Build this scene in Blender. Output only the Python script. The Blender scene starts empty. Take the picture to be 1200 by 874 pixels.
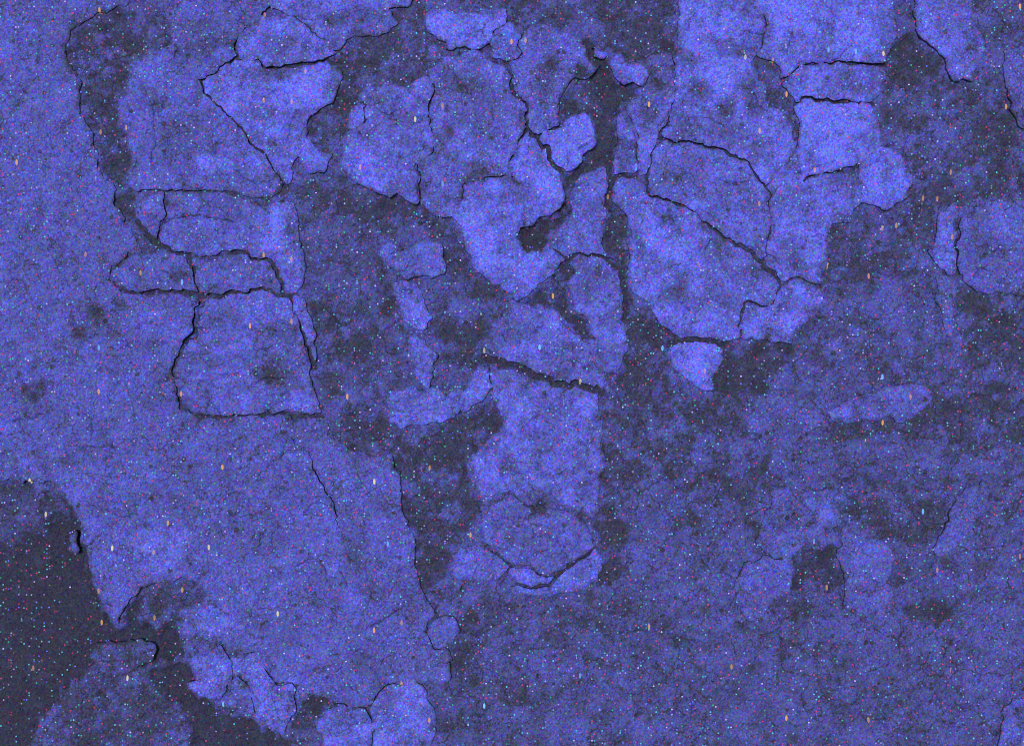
import bpy, math, random
import numpy as np
from mathutils import Vector
from mathutils.geometry import delaunay_2d_cdt

random.seed(7)
S = bpy.context.scene
COL = S.collection

# ------------------------------------------------------------------ camera
CAM_H = 2.0
cam = bpy.data.cameras.new('camera')
cam.sensor_width = 36.0
cam.lens = 36.0 * CAM_H / 1.2
cam.clip_start, cam.clip_end = 0.05, 500.0
cam_o = bpy.data.objects.new('camera', cam)
cam_o.location = (0, 0, CAM_H)
COL.objects.link(cam_o)
S.camera = cam_o

# ------------------------------------------------------------------ light: night-time violet-blue lamp light from the upper left
SUN_EL, SUN_AZ = math.radians(80), math.radians(-50)
w = bpy.data.worlds.new('World'); S.world = w; w.use_nodes = True
nt = w.node_tree
sky = nt.nodes.new('ShaderNodeTexSky'); sky.sky_type = 'NISHITA'; sky.sun_disc = False
sky.sun_elevation, sky.sun_rotation = SUN_EL, SUN_AZ
bg = nt.nodes['Background']; bg.inputs['Strength'].default_value = 0.08
nt.links.new(sky.outputs['Color'], bg.inputs['Color'])
sun = bpy.data.lights.new('sun', 'SUN')
sun.energy = 4.15; sun.angle = math.radians(14); sun.color = (0.53, 0.535, 1.0)
sun_o = bpy.data.objects.new('sun', sun)
sdir = Vector((math.sin(SUN_AZ) * math.cos(SUN_EL), math.cos(SUN_AZ) * math.cos(SUN_EL), math.sin(SUN_EL)))
sun_o.rotation_euler = sdir.to_track_quat('Z', 'Y').to_euler()
sun_o.location = sdir * 5
COL.objects.link(sun_o)
S.view_settings.view_transform = 'Standard'; S.view_settings.look = 'None'
S.view_settings.gamma = 1; S.view_settings.exposure = 0
S.view_settings.use_curve_mapping = False
S.render.engine = 'CYCLES'
S.cycles.use_denoising = False
S.cycles.max_bounces = 4; S.cycles.filter_width = 1.0

# ------------------------------------------------------------------ numeric helpers (plan coordinates in millimetres, y down)
def _hash(ix, iy, s):
    h = (ix.astype(np.int64) * 374761393 + iy.astype(np.int64) * 668265263 + s * 1442695041) & 0xffffffff
    h = ((h ^ (h >> 13)) * 1274126177) & 0xffffffff
    return ((h ^ (h >> 16)) & 0xffffff) / float(0xffffff)
def vnoise(x, y, s):
    x = np.asarray(x, float); y = np.asarray(y, float)
    ix, iy = np.floor(x), np.floor(y); fx, fy = x - ix, y - iy
    fx = fx * fx * fx * (fx * (fx * 6 - 15) + 10); fy = fy * fy * fy * (fy * (fy * 6 - 15) + 10)
    a = _hash(ix, iy, s); b = _hash(ix + 1, iy, s); c = _hash(ix, iy + 1, s); d = _hash(ix + 1, iy + 1, s)
    return (a + (b - a) * fx) * (1 - fy) + (c + (d - c) * fx) * fy - 0.5
def fbm(x, y, scale, s, octv=4, gain=0.55):
    r = 0; a = 1.0; f = 1.0 / scale
    for k in range(octv):
        r = r + a * vnoise(x * f + 17.3 * k, y * f - 9.1 * k, s + k); a *= gain; f *= 2.07
    return r
WARP = 1.0
GAP = .8
DEEP = .6
SOFT = .5
def warp(x, y):
    dx = 6.0 * vnoise(x / 34., y / 34., 11) + 7.0 * vnoise(x / 13., y / 13., 12) + 3.2 * vnoise(x / 5.5, y / 5.5, 13) + 1.3 * vnoise(x / 2.6, y / 2.6, 14)
    dy = 6.0 * vnoise(x / 34., y / 34., 21) + 7.0 * vnoise(x / 13., y / 13., 22) + 3.2 * vnoise(x / 5.5, y / 5.5, 23) + 1.3 * vnoise(x / 2.6, y / 2.6, 24)
    return x + WARP * dx, y + WARP * dy
def resample(pts, step, closed=True):
    p = np.array(pts, float)
    q = np.vstack([p, p[:1]]) if closed else p
    out = []
    for a, b in zip(q[:-1], q[1:]):
        n = max(1, int(round(np.hypot(*(b - a)) / step)))
        t = np.arange(n)[:, None] / n
        out.append(a + (b - a) * t)
    if not closed: out.append(q[-1:])
    return np.vstack(out)
def smooth(p, it, closed=True):
    for _ in range(it):
        if closed: p = 0.5 * p + 0.25 * (np.roll(p, 1, 0) + np.roll(p, -1, 0))
        else:
            q = p.copy(); q[1:-1] = 0.5 * p[1:-1] + 0.25 * (p[:-2] + p[2:]); p = q
    return p
def outline(pts, step=2.2, gap=0.0):
    p = smooth(resample(pts, step), 3)
    p = np.stack(warp(p[:, 0], p[:, 1]), 1)
    if gap:
        t = np.roll(p, -2, 0) - np.roll(p, 2, 0)
        t /= np.maximum(np.hypot(t[:, 0], t[:, 1])[:, None], 1e-6)
        area = 0.5 * np.sum(p[:, 0] * np.roll(p[:, 1], -1) - np.roll(p[:, 0], -1) * p[:, 1])
        nrm = np.stack([-t[:, 1], t[:, 0]], 1) * (1 if area > 0 else -1)
        g = gap * GAP * np.clip(1 + 2.4 * vnoise(p[:, 0] / 23., p[:, 1] / 23., 81) + 1.2 * vnoise(p[:, 0] / 7., p[:, 1] / 7., 82), .0, 2.6) - .8
        for ln, ex in WIDE:
            q = np.array(warp(*resample(ln, 3, False).T)).T
            g = g + ex * .34 * np.exp(-(dist_pts(p[:, 0], p[:, 1], q) / 6.0) ** 2)
        p = p + nrm * g[:, None]
    return p
def stroke(pts, step=1.6):
    p = smooth(resample(pts, step, False), 4, False)
    return np.stack(warp(p[:, 0], p[:, 1]), 1)
def inside(x, y, poly):
    r = np.zeros(x.shape, bool); n = len(poly)
    x1, y1 = poly[:, 0], poly[:, 1]; x2, y2 = np.roll(x1, -1), np.roll(y1, -1)
    for k in range(n):
        if y1[k] == y2[k]: continue
        m = (y1[k] > y) != (y2[k] > y)
        r ^= m & (x < (x2[k] - x1[k]) * (y - y1[k]) / (y2[k] - y1[k]) + x1[k])
    return r
def dist_pts(x, y, pts):
    d = np.full(x.shape, 1e9)
    for a, b in pts: d = np.minimum(d, (x - a) ** 2 + (y - b) ** 2)
    return np.sqrt(d)
def sstep(v, a, b):
    t = np.clip((v - a) / (b - a), 0, 1); return t * t * (3 - 2 * t)

# ------------------------------------------------------------------ the two maps: pale coating with the light's fall-off painted in (0 bare dark rock .. 1 palest crust) and bed height
GX0, GX1, GY0, GY1, GS = -130, 1330, -130, 1004, 2.0
gx = np.arange(GX0, GX1 + .1, GS); gy = np.arange(GY0, GY1 + .1, GS)
MX, MY = np.meshgrid(gx, gy)
COAT = np.full(MX.shape, 0.37)
BED = np.full(MX.shape, -4.0)
COVER = np.zeros(MX.shape)
def sub(p, pad):
    i0 = max(0, int((p[:, 0].min() - pad - GX0) / GS)); i1 = min(len(gx), int((p[:, 0].max() + pad - GX0) / GS) + 2)
    j0 = max(0, int((p[:, 1].min() - pad - GY0) / GS)); j1 = min(len(gy), int((p[:, 1].max() + pad - GY0) / GS) + 2)
    return slice(j0, j1), slice(i0, i1)
def mask(p, feather, grow=0.0, rag=0.0):
    sl = sub(p, feather + 3 + grow); x, y = MX[sl], MY[sl]
    d = dist_pts(x, y, resample(p, 2.5) if len(p) < 60 else p)
    d = np.where(inside(x, y, p), d, -d) + grow + (rag * fbm(x, y, 16, 45, 4, .7) if rag else 0)
    return sl, sstep(d, -feather, feather)
def paint(pts, val, feather=5, depth=None, amt=1.0, rag=0.0):
    p = outline(pts, 2.6); sl, m = mask(p, feather * SOFT, 0, rag)
    COAT[sl] += (val - COAT[sl]) * m * amt
    if depth is not None: BED[sl] += (depth * DEEP - BED[sl]) * m
def blob(cx, cy, rx, ry, dv):
    sl = sub(np.array([[cx - 2.2 * rx, cy - 2.2 * ry], [cx + 2.2 * rx, cy + 2.2 * ry]]), 4)
    x, y = warp(MX[sl], MY[sl])
    COAT[sl] += (dv * .6 if dv > 0 else dv * 1.45) * np.exp(-(((x - cx) / rx) ** 2 + ((y - cy) / ry) ** 2) ** 1.5)
def sample(f, x, y):
    u = np.clip((x - GX0) / GS, 0, len(gx) - 1.001); v = np.clip((y - GY0) / GS, 0, len(gy) - 1.001)
    i, j = u.astype(int), v.astype(int); a, b = u - i, v - j
    return (f[j, i] * (1 - a) + f[j, i + 1] * a) * (1 - b) + (f[j + 1, i] * (1 - a) + f[j + 1, i + 1] * a) * b

# ------------------------------------------------------------------ what stands where (plan millimetres, x right, y down)
RAMP = [(0.0, (.038, .036, .040)), (.17, (.053, .052, .066)), (.36, (.084, .084, .190)), (.58, (.113, .115, .325)), (.80, (.146, .152, .475)), (1.0, (.175, .185, .60))]
GRAIN_A, GRAIN_B = (1.25, 1.25, 1.0), (.42, .42, .52)
FLECK_P = .082
# bare rock and hollows, shade beside plate edges painted in: outline, coating value, edge softness, bed depth
TONES = [
 ([(345,225),(470,225),(480,290),(455,330),(480,400),(490,440),(450,480),(455,540),(400,510),(375,470),(365,400),(355,300)], .30, 9, -9),
 ([(86,44),(112,26),(150,16),(188,22),(196,52),(165,60),(150,88),(147,112),(138,130),(135,155),(152,166),(150,195),(136,215),(122,205),(116,175),(100,142),(92,120),(96,95),(78,66)], .19, 6, -14),
 ([(135,212),(160,225),(158,245),(148,262),(138,240)], .14, 6, -12),
 ([(400,62),(420,45),(470,35),(500,35),(522,42),(522,70),(500,87),(480,97),(450,99),(425,94),(408,82)], .24, 5, -10),
 ([(390,-30),(500,-30),(500,20),(495,38),(465,40),(425,42),(398,62),(385,50),(410,20)], .24, 6, -9),
 ([(375,66),(402,64),(412,80),(420,110),(412,130),(400,148),(360,158),(366,140),(384,118),(402,100)], .17, 7, -12),
 ([(590,-40),(800,-40),(795,20),(787,45),(786,78),(765,78),(740,66),(715,62),(690,50),(665,44),(640,30),(612,34),(598,20)], .22, 6, -11),
 ([(690,92),(703,78),(722,95),(745,98),(738,112),(727,132),(719,165),(715,190),(708,196),(695,205),(672,222),(662,246),(652,240),(655,205),(690,185),(700,160),(690,138),(668,136),(650,148),(652,120),(670,97)], .09, 4, -20),
 ([(655,115),(675,96),(700,96),(700,135),(675,130),(655,140)], .22, 5, -12),
 ([(608,280),(618,264),(640,262),(655,242),(668,240),(668,256),(648,280),(630,297),(614,292)], .04, 4, -20),
 ([(714,236),(723,238),(736,254),(739,268),(735,290),(732,312),(724,318),(708,296),(706,266)], .14, 3, -15),
 ([(622,352),(645,330),(664,306),(672,316),(660,335),(672,370),(690,380),(692,402),(676,396),(660,365)], .13, 4, -17),
 ([(735,344),(748,350),(760,360),(772,380),(783,402),(780,432),(790,452),(805,462),(770,485),(735,490),(712,470),(725,440),(737,405),(734,380)], .15, 6, -15),
 ([(835,402),(920,400),(935,420),(900,440),(880,470),(845,460),(835,455),(845,430)], .14, 9, -14),
 ([(705,455),(790,470),(840,470),(900,520),(905,560),(870,590),(780,570),(750,600),(735,640),(705,660),(700,600)], .19, 10, -11),
 ([(735,480),(760,470),(790,480),(780,510),(735,530)], .30, 10, None),
 ([(440,228),(466,228),(490,236),(520,258),(540,268),(545,292),(556,314),(576,334),(595,346),(590,358),(570,380),(560,405),(564,420),(540,432),(520,418),(508,396),(498,384),(506,370),(524,345),(522,310),(512,284),(490,262),(460,252),(410,228)], .17, 6, -14),
 ([(512,320),(545,318),(560,345),(540,375),(510,360)], .27, 9, None),
 ([(400,205),(440,226),(470,250),(440,262),(400,250),(350,232),(355,212)], .17, 9, -13),
 ([(366,360),(390,355),(405,380),(395,400),(370,395)], .14, 7, -13),
 ([(440,340),(455,335),(470,372),(478,395),(462,390),(445,365)], .13, 6, -13),  # hollow left of the leaning flake, its shade put into the value
 ([(575,466),(592,490),(577,510),(548,502),(538,488),(565,475)], .10, 5, -17),
 ([(395,495),(440,470),(450,490),(480,502),(520,492),(548,486),(562,510),(548,540),(550,572),(562,592),(552,622),(530,640),(522,680),(492,692),(482,640),(470,600),(468,550),(450,530),(410,515)], .17, 8, -14),
 ([(-60,600),(30,608),(50,580),(85,592),(97,640),(104,670),(115,696),(127,721),(138,735),(148,706),(165,688),(212,678),(240,690),(232,708),(205,715),(200,735),(215,745),(215,770),(180,780),(145,795),(100,790),(60,830),(25,885),(-60,900)], .03, 8, -22),
 ([(-60,570),(60,560),(78,600),(30,640),(-60,650)], .22, 12, -14),
 ([(160,694),(200,678),(240,688),(234,708),(206,722),(186,740),(160,728)], .24, 8, -9),
 ([(145,795),(180,783),(215,772),(218,800),(242,822),(262,836),(310,852),(340,885),(320,930),(220,930),(215,840),(190,810)], .05, 8, -20),
 ([(342,812),(375,812),(382,835),(372,852),(345,855)], .16, 6, -15),
 ([(0,940),(28,884),(64,828),(104,782),(120,768),(160,785),(185,790),(170,805),(205,828),(222,850),(215,930)], .22, 5, -9),
 ([(1045,55),(1075,42),(1102,58),(1115,95),(1140,97),(1150,70),(1172,60),(1180,100),(1188,135),(1240,150),(1240,235),(1150,240),(1100,245),(1090,290),(1060,260),(1060,225),(1045,180),(1032,140),(1040,90)], .23, 10, -10),
 ([(1048,60),(1075,44),(1100,58),(1112,95),(1080,105),(1040,95)], .14, 9, -14),
 ([(1060,228),(1068,215),(1060,195),(1075,200),(1078,225),(1060,250),(1030,262),(998,268),(985,290),(990,268),(1030,245)], .14, 8, -14),  # right of the pale rim, with the edge's shade in the value
 ([(968,265),(1000,262),(1080,270),(1090,310),(1000,330),(975,345),(960,335)], .21, 10, -11),
 ([(1120,345),(1187,350),(1240,360),(1240,430),(1110,430),(1115,400),(1125,370)], .18, 12, -12),
 ([(940,395),(970,360),(1000,370),(1040,390),(1040,420),(960,440)], .28, 14, None),
 ([(1060,445),(1240,450),(1240,520),(1130,540),(1060,510),(980,505),(980,496),(1060,494),(1096,468)], .20, 12, -11),
 ([(985,560),(1110,570),(1115,600),(1090,640),(1050,632),(1005,622),(988,600)], .20, 10, -12),
 ([(928,652),(962,640),(990,648),(986,680),(970,705),(940,715),(905,732),(898,715),(925,690)], .13, 7, -15),
 ([(1060,700),(1110,700),(1120,725),(1090,740),(1060,725)], .17, 9, -12),
 ([(1080,660),(1160,655),(1165,700),(1110,690)], .24, 10, -10),
 ([(705,690),(760,700),(800,760),(700,770),(540,760),(535,700),(600,695)], .32, 14, None),
 ([(700,610),(712,600),(735,610),(735,640),(725,680),(700,690),(702,650)], .12, 7, -14),
 ([(485,690),(545,690),(560,770),(520,800),(535,745),(515,718),(490,720)], .22, 8, -11),
 ([(500,790),(640,800),(650,900),(505,905),(512,830)], .30, 12, None),
]
G1, G2, G3, G4, G5, G6, G7 = ('pale crust plates of the upper left', 'pale crust plates of the upper centre', 'pale crust plates of the upper right', 'narrow pale flakes in the dark middle', 'broad dim slabs of the left and lower left', 'crust plates of the lower centre', 'scattered dim plates on the right')
# thing name, label, category, coating value (light fall-off towards the lower right included), half gap, height offset, outline, group, edge softness
PLATES = [
 ('rock_slab', 'broad smooth slab covering the left side down to a bright point above the black corner', 'rock slab', 0.53, .6, -.5, [(-110,-110),(160,-110),(150,8),(110,18),(78,38),(76,66),(94,94),(90,122),(98,144),(114,176),(120,206),(134,220),(136,240),(148,264),(160,290),(150,300),(130,318),(126,330),(140,345),(232,347),(226,378),(214,404),(202,420),(199,440),(214,480),(235,494),(292,490),(335,487),(345,490),(330,500),(346,514),(363,533),(374,557),(386,580),(398,612),(408,650),(430,700),(470,720),(500,740),(508,758),(528,758),(530,790),(515,800),(480,796),(450,806),(430,830),(395,822),(376,815),(350,800),(322,798),(308,780),(298,764),(276,770),(258,754),(236,742),(215,738),(206,718),(232,706),(240,690),(212,676),(190,682),(165,688),(148,706),(138,732),(127,720),(115,696),(105,670),(97,640),(88,608),(80,590),(60,562),(-110,562)], G5),
 ('rock_plate', 'mottled plate right of the dark hollow near the top left corner', 'rock plate', 0.57, .5, 1, [(150,90),(162,64),(205,52),(215,88),(237,95),(243,110),(265,132),(300,172),(330,215),(322,232),(250,219),(196,221),(160,224),(142,202),(154,193),(152,165),(137,152),(140,128)], G1),
 ('rock_plate', 'upper left plate along the top edge with a bent crack as its lower border', 'rock plate', 0.51, .5, 0, [(170,-110),(335,-110),(320,5),(303,20),(277,46),(280,68),(258,79),(237,95),(215,88),(205,52),(200,36),(188,16)], G1),
 ('rock_flake', 'bright lens shaped flake between two thin cracks at the upper left', 'rock flake', 0.71, .6, 1.5, [(281,68),(278,47),(304,20),(340,20),(372,40),(396,58),(375,69),(345,76),(325,80),(305,72)], G1),
 ('rock_plate', 'bright plate right of the long slanting crack at the upper left', 'rock plate', 0.69, .5, 1, [(238,95),(259,80),(282,69),(304,73),(325,82),(346,79),(376,72),(400,82),(396,104),(384,118),(364,138),(358,156),(362,172),(384,178),(385,205),(368,206),(350,186),(340,214),(330,214),(301,171),(266,131),(244,109)], G1),
 ('rock_flake', 'pale upper left strip of crust on the top edge above the purple brown hollow', 'rock flake', 0.62, .5, .5, [(330,-110),(490,-110),(482,6),(452,8),(470,30),(442,38),(420,43),(400,58),(392,54),(368,36),(341,18),(318,10)], G2),
 ('rock_flake', 'brightest lumpy flake on the top edge just right of the purple brown hollow', 'rock flake', 0.82, .8, 3, [(497,18),(520,11),(545,14),(575,10),(592,8),(597,25),(575,38),(574,54),(560,56),(540,56),(524,60),(523,46),(506,40),(497,31)], G2),
 ('rock_flake', 'rounded flake with a dark ring crack next to the lumpy top edge flake', 'rock flake', 0.68, .6, 1, [(575,40),(598,26),(609,38),(611,60),(600,68),(582,67),(574,56)], G2),
 ('rock_flake', 'small pale flake leaning against the dark band left of the upper centre', 'rock flake', 0.80, .8, 2, [(411,128),(420,120),(430,122),(428,140),(418,152),(406,152)], G2),
 ('rock_plate', 'pale plate of the upper centre whose lower edge overhangs a dark hollow', 'rock plate', 0.67, .5, .5, [(430,101),(480,98),(502,90),(508,110),(505,140),(505,180),(492,192),(489,236),(466,227),(442,227),(420,219),(401,202),(398,172),(408,156),(428,146),(432,122),(420,112)], G2),
 ('rock_plate', 'wide mottled plate of the upper centre left of the black branching crack', 'rock plate', 0.62, .5, 0, [(503,90),(522,68),(540,60),(560,58),(582,70),(597,84),(601,105),(612,122),(616,150),(604,163),(600,188),(602,208),(580,208),(546,213),(540,236),(530,256),(515,254),(492,236),(493,192),(507,180),(507,140),(510,110)], G2),
 ('rock_plate', 'striped plate between the black branching crack and the dark channel', 'rock plate', 0.58, .6, 0, [(600,84),(598,70),(612,62),(612,37),(632,29),(655,37),(679,48),(690,64),(703,78),(690,91),(670,96),(654,117),(651,142),(642,156),(631,162),(619,150),(615,122),(604,104)], G2),
 ('rock_flake', 'smooth bright heart shaped flake beside the dark channel', 'rock flake', 0.83, 1.4, 3, [(641,156),(660,147),(668,139),(680,134),(691,139),(699,155),(698,171),(686,185),(671,197),(656,199),(642,185),(631,164)], G2),
 ('rock_plate', 'large bright plate with a scalloped lower edge above the slit shaped hollow', 'rock plate', 0.78, .6, 2, [(520,244),(542,236),(548,214),(580,210),(603,210),(602,190),(606,166),(617,154),(629,164),(641,187),(655,201),(653,213),(663,235),(650,244),(632,261),(613,268),(608,280),(620,296),(645,290),(662,301),(648,322),(630,337),(605,352),(595,344),(576,332),(556,312),(546,290),(543,270),(530,260)], G2),
 ('rock_plate', 'mottled plate squeezed between the slit shaped hollow and the pod shaped hollow', 'rock plate', 0.60, .8, 0, [(672,224),(682,206),(698,200),(713,192),(715,236),(707,262),(704,290),(720,304),(700,296),(680,295),(663,301),(648,290),(632,297),(650,280),(668,256)], G2),
 ('rock_flake', 'thin pointed chip at the head of the dark channel', 'rock flake', 0.64, .7, 1, [(686,51),(702,57),(713,63),(708,74),(696,67)], G2),
 ('rock_flake', 'bright saddle shaped flake on top of the dark channel', 'rock flake', 0.80, 1, 3, [(711,78),(720,67),(735,67),(750,74),(764,79),(758,92),(754,98),(742,93),(733,98),(721,90)], G2),
 ('rock_flake', 'elongated flake standing along the right bank of the dark channel', 'rock flake', 0.65, .6, 1, [(735,130),(742,142),(745,165),(747,190),(743,204),(720,205),(718,190),(722,165),(728,140)], G3),
 ('rock_plate', 'slender plate between the dark channel and a thin straight crack', 'rock plate', 0.67, .4, .5, [(765,81),(785,79),(790,92),(788,116),(777,145),(766,174),(757,206),(746,206),(749,190),(747,165),(743,140),(734,128),(743,110),(748,98),(758,97)], G3),
 ('rock_plate', 'spotted bright plate on the top edge right of the dark top hollow', 'rock plate', 0.73, .4, 1, [(803,-110),(905,-110),(898,35),(884,64),(880,70),(894,104),(905,130),(925,142),(936,168),(920,190),(895,216),(879,200),(872,185),(850,177),(830,171),(800,167),(777,160),(789,116),(792,90),(787,76),(794,20)], G3),
 ('rock_plate', 'bright upper right corner plate of the big pale area with a curved crack', 'rock plate', 0.77, .4, 1.5, [(906,-110),(1046,-110),(1044,8),(1048,32),(1044,60),(1038,74),(1000,74),(970,74),(941,71),(925,84),(917,88),(910,72),(886,63),(899,35)], G3),
 ('rock_plate', 'narrow horizontal plate between two thin level cracks at the upper right', 'rock plate', 0.63, .5, .5, [(920,92),(941,74),(970,77),(1000,77),(1038,77),(1034,108),(1020,117),(985,119),(943,112),(932,122)], G3),
 ('rock_plate', 'palest plate just under the thin level crack of the upper right', 'rock plate', 0.82, .5, 2, [(932,125),(943,115),(985,122),(1020,120),(1026,140),(1038,176),(1018,194),(976,199),(941,214),(937,204),(939,156)], G3),
 ('rock_flake', 'rounded bulging flake on the right rim of the big pale area', 'rock flake', 0.77, .6, 2.5, [(1010,192),(1045,172),(1063,190),(1071,215),(1060,236),(1036,246),(1006,238)], G3),
 ('rock_plate', 'ring marked plate in the middle of the big pale area', 'rock plate', 0.63, .4, 0, [(777,163),(800,170),(830,174),(850,180),(872,188),(879,203),(893,218),(904,226),(896,305),(875,288),(860,284),(845,276),(830,262),(812,242),(800,235),(766,229),(758,217),(759,206),(767,178)], G3),
 ('rock_plate', 'right hand plate of the big pale area above its stepped dark rim', 'rock plate', 0.67, .5, .5, [(894,218),(920,192),(938,170),(941,216),(976,202),(1010,200),(1012,226),(1000,248),(985,262),(972,264),(965,285),(968,310),(960,335),(936,325),(916,330),(906,319),(897,305),(906,226)], G3),
 ('rock_plate', 'large lower plate of the big pale area beside the pod shaped hollow', 'rock plate', 0.66, .5, 1, [(717,208),(744,208),(756,220),(765,232),(800,238),(812,245),(826,262),(844,278),(860,287),(873,291),(894,307),(904,322),(915,333),(898,358),(874,350),(869,374),(864,394),(850,397),(800,396),(790,389),(770,374),(758,355),(745,344),(735,330),(737,300),(741,268),(737,253),(720,236)], G3),
 ('rock_plate', 'lower right tip of the big pale area ending in two bright corners', 'rock plate', 0.69, .6, 0, [(916,333),(936,328),(960,338),(964,352),(948,375),(930,385),(928,398),(905,400),(890,398),(866,396),(871,375),(876,353),(900,361)], G3),
 ('rock_flake', 'bright square block hanging below the big pale area', 'rock flake', 0.82, 1.2, 2, [(783,403),(800,400),(845,401),(843,428),(838,445),(831,457),(806,450),(786,430)], G3),
 ('rock_plate', 'plate under the arched crack left of the tall dark pod', 'rock plate', 0.61, .6, .5, [(622,354),(600,352),(592,362),(575,378),(563,400),(564,416),(590,423),(612,430),(632,441),(662,450),(706,459),(712,440),(724,438),(736,405),(732,380),(729,345),(728,320),(716,308),(699,299),(680,298),(665,305),(674,316),(664,335),(674,366),(692,378),(694,402),(676,398),(658,367)], G6),
 ('rock_plate', 'tall straight sided plate below the thick black crack', 'rock plate', 0.64, .8, .5, [(578,427),(605,433),(630,446),(660,454),(704,463),(706,520),(702,560),(699,602),(690,612),(668,592),(640,592),(610,590),(600,576),(580,582),(574,592),(556,571),(547,555),(556,530),(577,511),(593,490),(578,466),(582,450)], G6),
 ('rock_flake', 'pale claw shaped flake left of the thick black crack', 'rock flake', 0.70, 1, 2, [(568,426),(577,430),(580,452),(565,470),(547,480),(540,470),(548,446)], G4),
 ('rock_flake', 'topmost three lobed flake in the dark middle area', 'rock flake', 0.58, .8, 1, [(445,290),(462,284),(480,291),(500,283),(515,288),(521,310),(510,322),(495,320),(480,326),(456,314),(443,302)], G4),
 ('rock_flake', 'bright leaning flake with a black shadowed left side in the dark middle', 'rock flake', 0.76, 1.2, 3, [(456,331),(475,329),(491,336),(496,356),(506,370),(498,384),(488,386),(475,378),(467,360)], G4),
 ('rock_flake', 'pale tapering flake directly beneath the bright leaning flake', 'rock flake', 0.68, 1, 2, [(481,390),(492,392),(512,420),(510,440),(505,453),(499,460),(485,430)], G4),
 ('rock_flake', 'wide pale flake lying at the foot of the dark middle area', 'rock flake', 0.66, 1, 1.5, [(455,462),(470,454),(500,459),(538,451),(548,472),(535,486),(520,490),(500,497),(480,500),(465,495),(450,488)], G4),
 ('rock_flake', 'knobbly flake at the crossing of the left crack and the dark gap', 'rock flake', 0.57, .8, 0, [(162,236),(190,225),(195,250),(186,268),(183,281),(166,265),(156,252)], G1),
 ('rock_plate', 'left plate with a long straight right edge on the dark middle area', 'rock plate', 0.59, .6, 1.5, [(197,224),(250,222),(310,238),(345,235),(349,268),(354,300),(357,330),(347,340),(335,335),(320,304),(290,296),(219,300),(193,290),(185,282),(197,256)], G1),
 ('rock_plate', 'small left plate above the long level crack and west of the short slanting one', 'rock plate', 0.53, .6, 0, [(162,298),(190,294),(216,303),(228,326),(231,340),(180,342),(142,341),(129,324),(150,304)], G1),
 ('rock_plate', 'flat wedge between the two long level cracks on the left', 'rock plate', 0.53, .6, .5, [(221,304),(290,300),(317,307),(333,338),(300,340),(233,341),(230,325)], G1),
 ('rock_flake', 'narrow bright splinter hanging along the straight left plate edge', 'rock flake', 0.67, .9, 1.5, [(341,344),(350,344),(358,352),(366,368),(368,395),(369,425),(361,412),(353,382),(345,362)], G1),
 ('rock_plate', 'large square left plate below the long level crack', 'rock plate', 0.58, .7, 1, [(234,346),(300,342),(334,343),(345,362),(352,385),(361,418),(370,450),(377,480),(365,484),(330,482),(290,488),(235,490),(216,478),(202,442),(205,422),(217,404),(228,378)], G1),
 ('rock_slab', 'dim slab right of the slanting lower left crack along the dark vertical strip', 'rock slab', 0.50, .5, 0, [(345,490),(378,488),(395,514),(430,532),(455,536),(468,560),(470,592),(482,642),(494,690),(510,715),(500,740),(470,720),(430,700),(408,650),(398,612),(386,580),(374,557),(363,533),(346,514),(330,500)], G5),
 ('rock_flake', 'tiny loose flake hanging above the black bottom left hollow', 'rock flake', 0.51, .3, 0, [(78,630),(86,624),(92,640),(89,655),(81,650)], G5),
 ('rock_flake', 'dim rounded flake in the black bottom left hollow', 'rock flake', 0.39, .5, -4, [(103,766),(114,749),(130,755),(160,746),(186,758),(174,778),(140,790),(114,790)], G5),
 ('rock_flake', 'bright shard at the left end of the bottom row of shards', 'rock flake', 0.61, .6, 0, [(240,772),(257,757),(273,772),(270,800),(256,820),(242,814),(222,810),(217,800),(236,798)], G5),
 ('rock_flake', 'small bright triangular shard in the bottom row of shards', 'rock flake', 0.69, .8, 1, [(275,794),(282,788),(295,815),(301,836),(282,836),(267,825)], G5),
 ('rock_flake', 'largest bright shard of the bottom row beside a dark notch', 'rock flake', 0.71, .6, 1, [(285,772),(298,766),(309,783),(322,800),(342,802),(345,840),(338,862),(320,856),(302,832),(288,796)], G5),
 ('rock_flake', 'pale rounded flake on the bottom edge right of the dark notch', 'rock flake', 0.65, .4, 0, [(377,832),(395,824),(428,832),(432,850),(425,985),(375,985),(380,862),(372,850)], G6),
 ('rock_plate', 'big round bright plate on the bottom edge left of centre', 'rock plate', 0.71, .4, 1, [(432,832),(452,808),(480,797),(500,803),(510,832),(508,858),(496,880),(490,985),(430,985),(434,850)], G6),
 ('rock_flake', 'lone pale flake low in the picture left of a dark patch', 'rock flake', 0.57, .7, 1.5, [(500,740),(514,721),(530,722),(541,735),(536,748),(524,757),(508,757)], G6),
 ('rock_flake', 'left flake of the low central cluster', 'rock flake', 0.63, .7, 1, [(530,646),(550,638),(570,641),(589,655),(597,668),(580,675),(546,680),(531,690),(525,666)], G6),
 ('rock_plate', 'mottled plate of the low central cluster under the tall straight sided plate', 'rock plate', 0.57, .7, 0, [(560,612),(574,595),(600,580),(612,594),(640,595),(665,596),(688,618),(694,638),(674,652),(650,671),(625,664),(598,664),(588,650),(568,634)], G6),
 ('rock_flake', 'bright lens shaped flake low in the centre above a wavy crack', 'rock flake', 0.73, .6, 1, [(598,667),(624,666),(648,675),(640,682),(616,683),(599,679)], G6),
 ('rock_flake', 'bright bent flake low in the centre beneath the wavy crack', 'rock flake', 0.71, .6, 1, [(598,683),(616,686),(642,685),(653,675),(676,655),(695,640),(704,662),(702,684),(682,691),(660,689),(642,699),(620,694)], G6),
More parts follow.
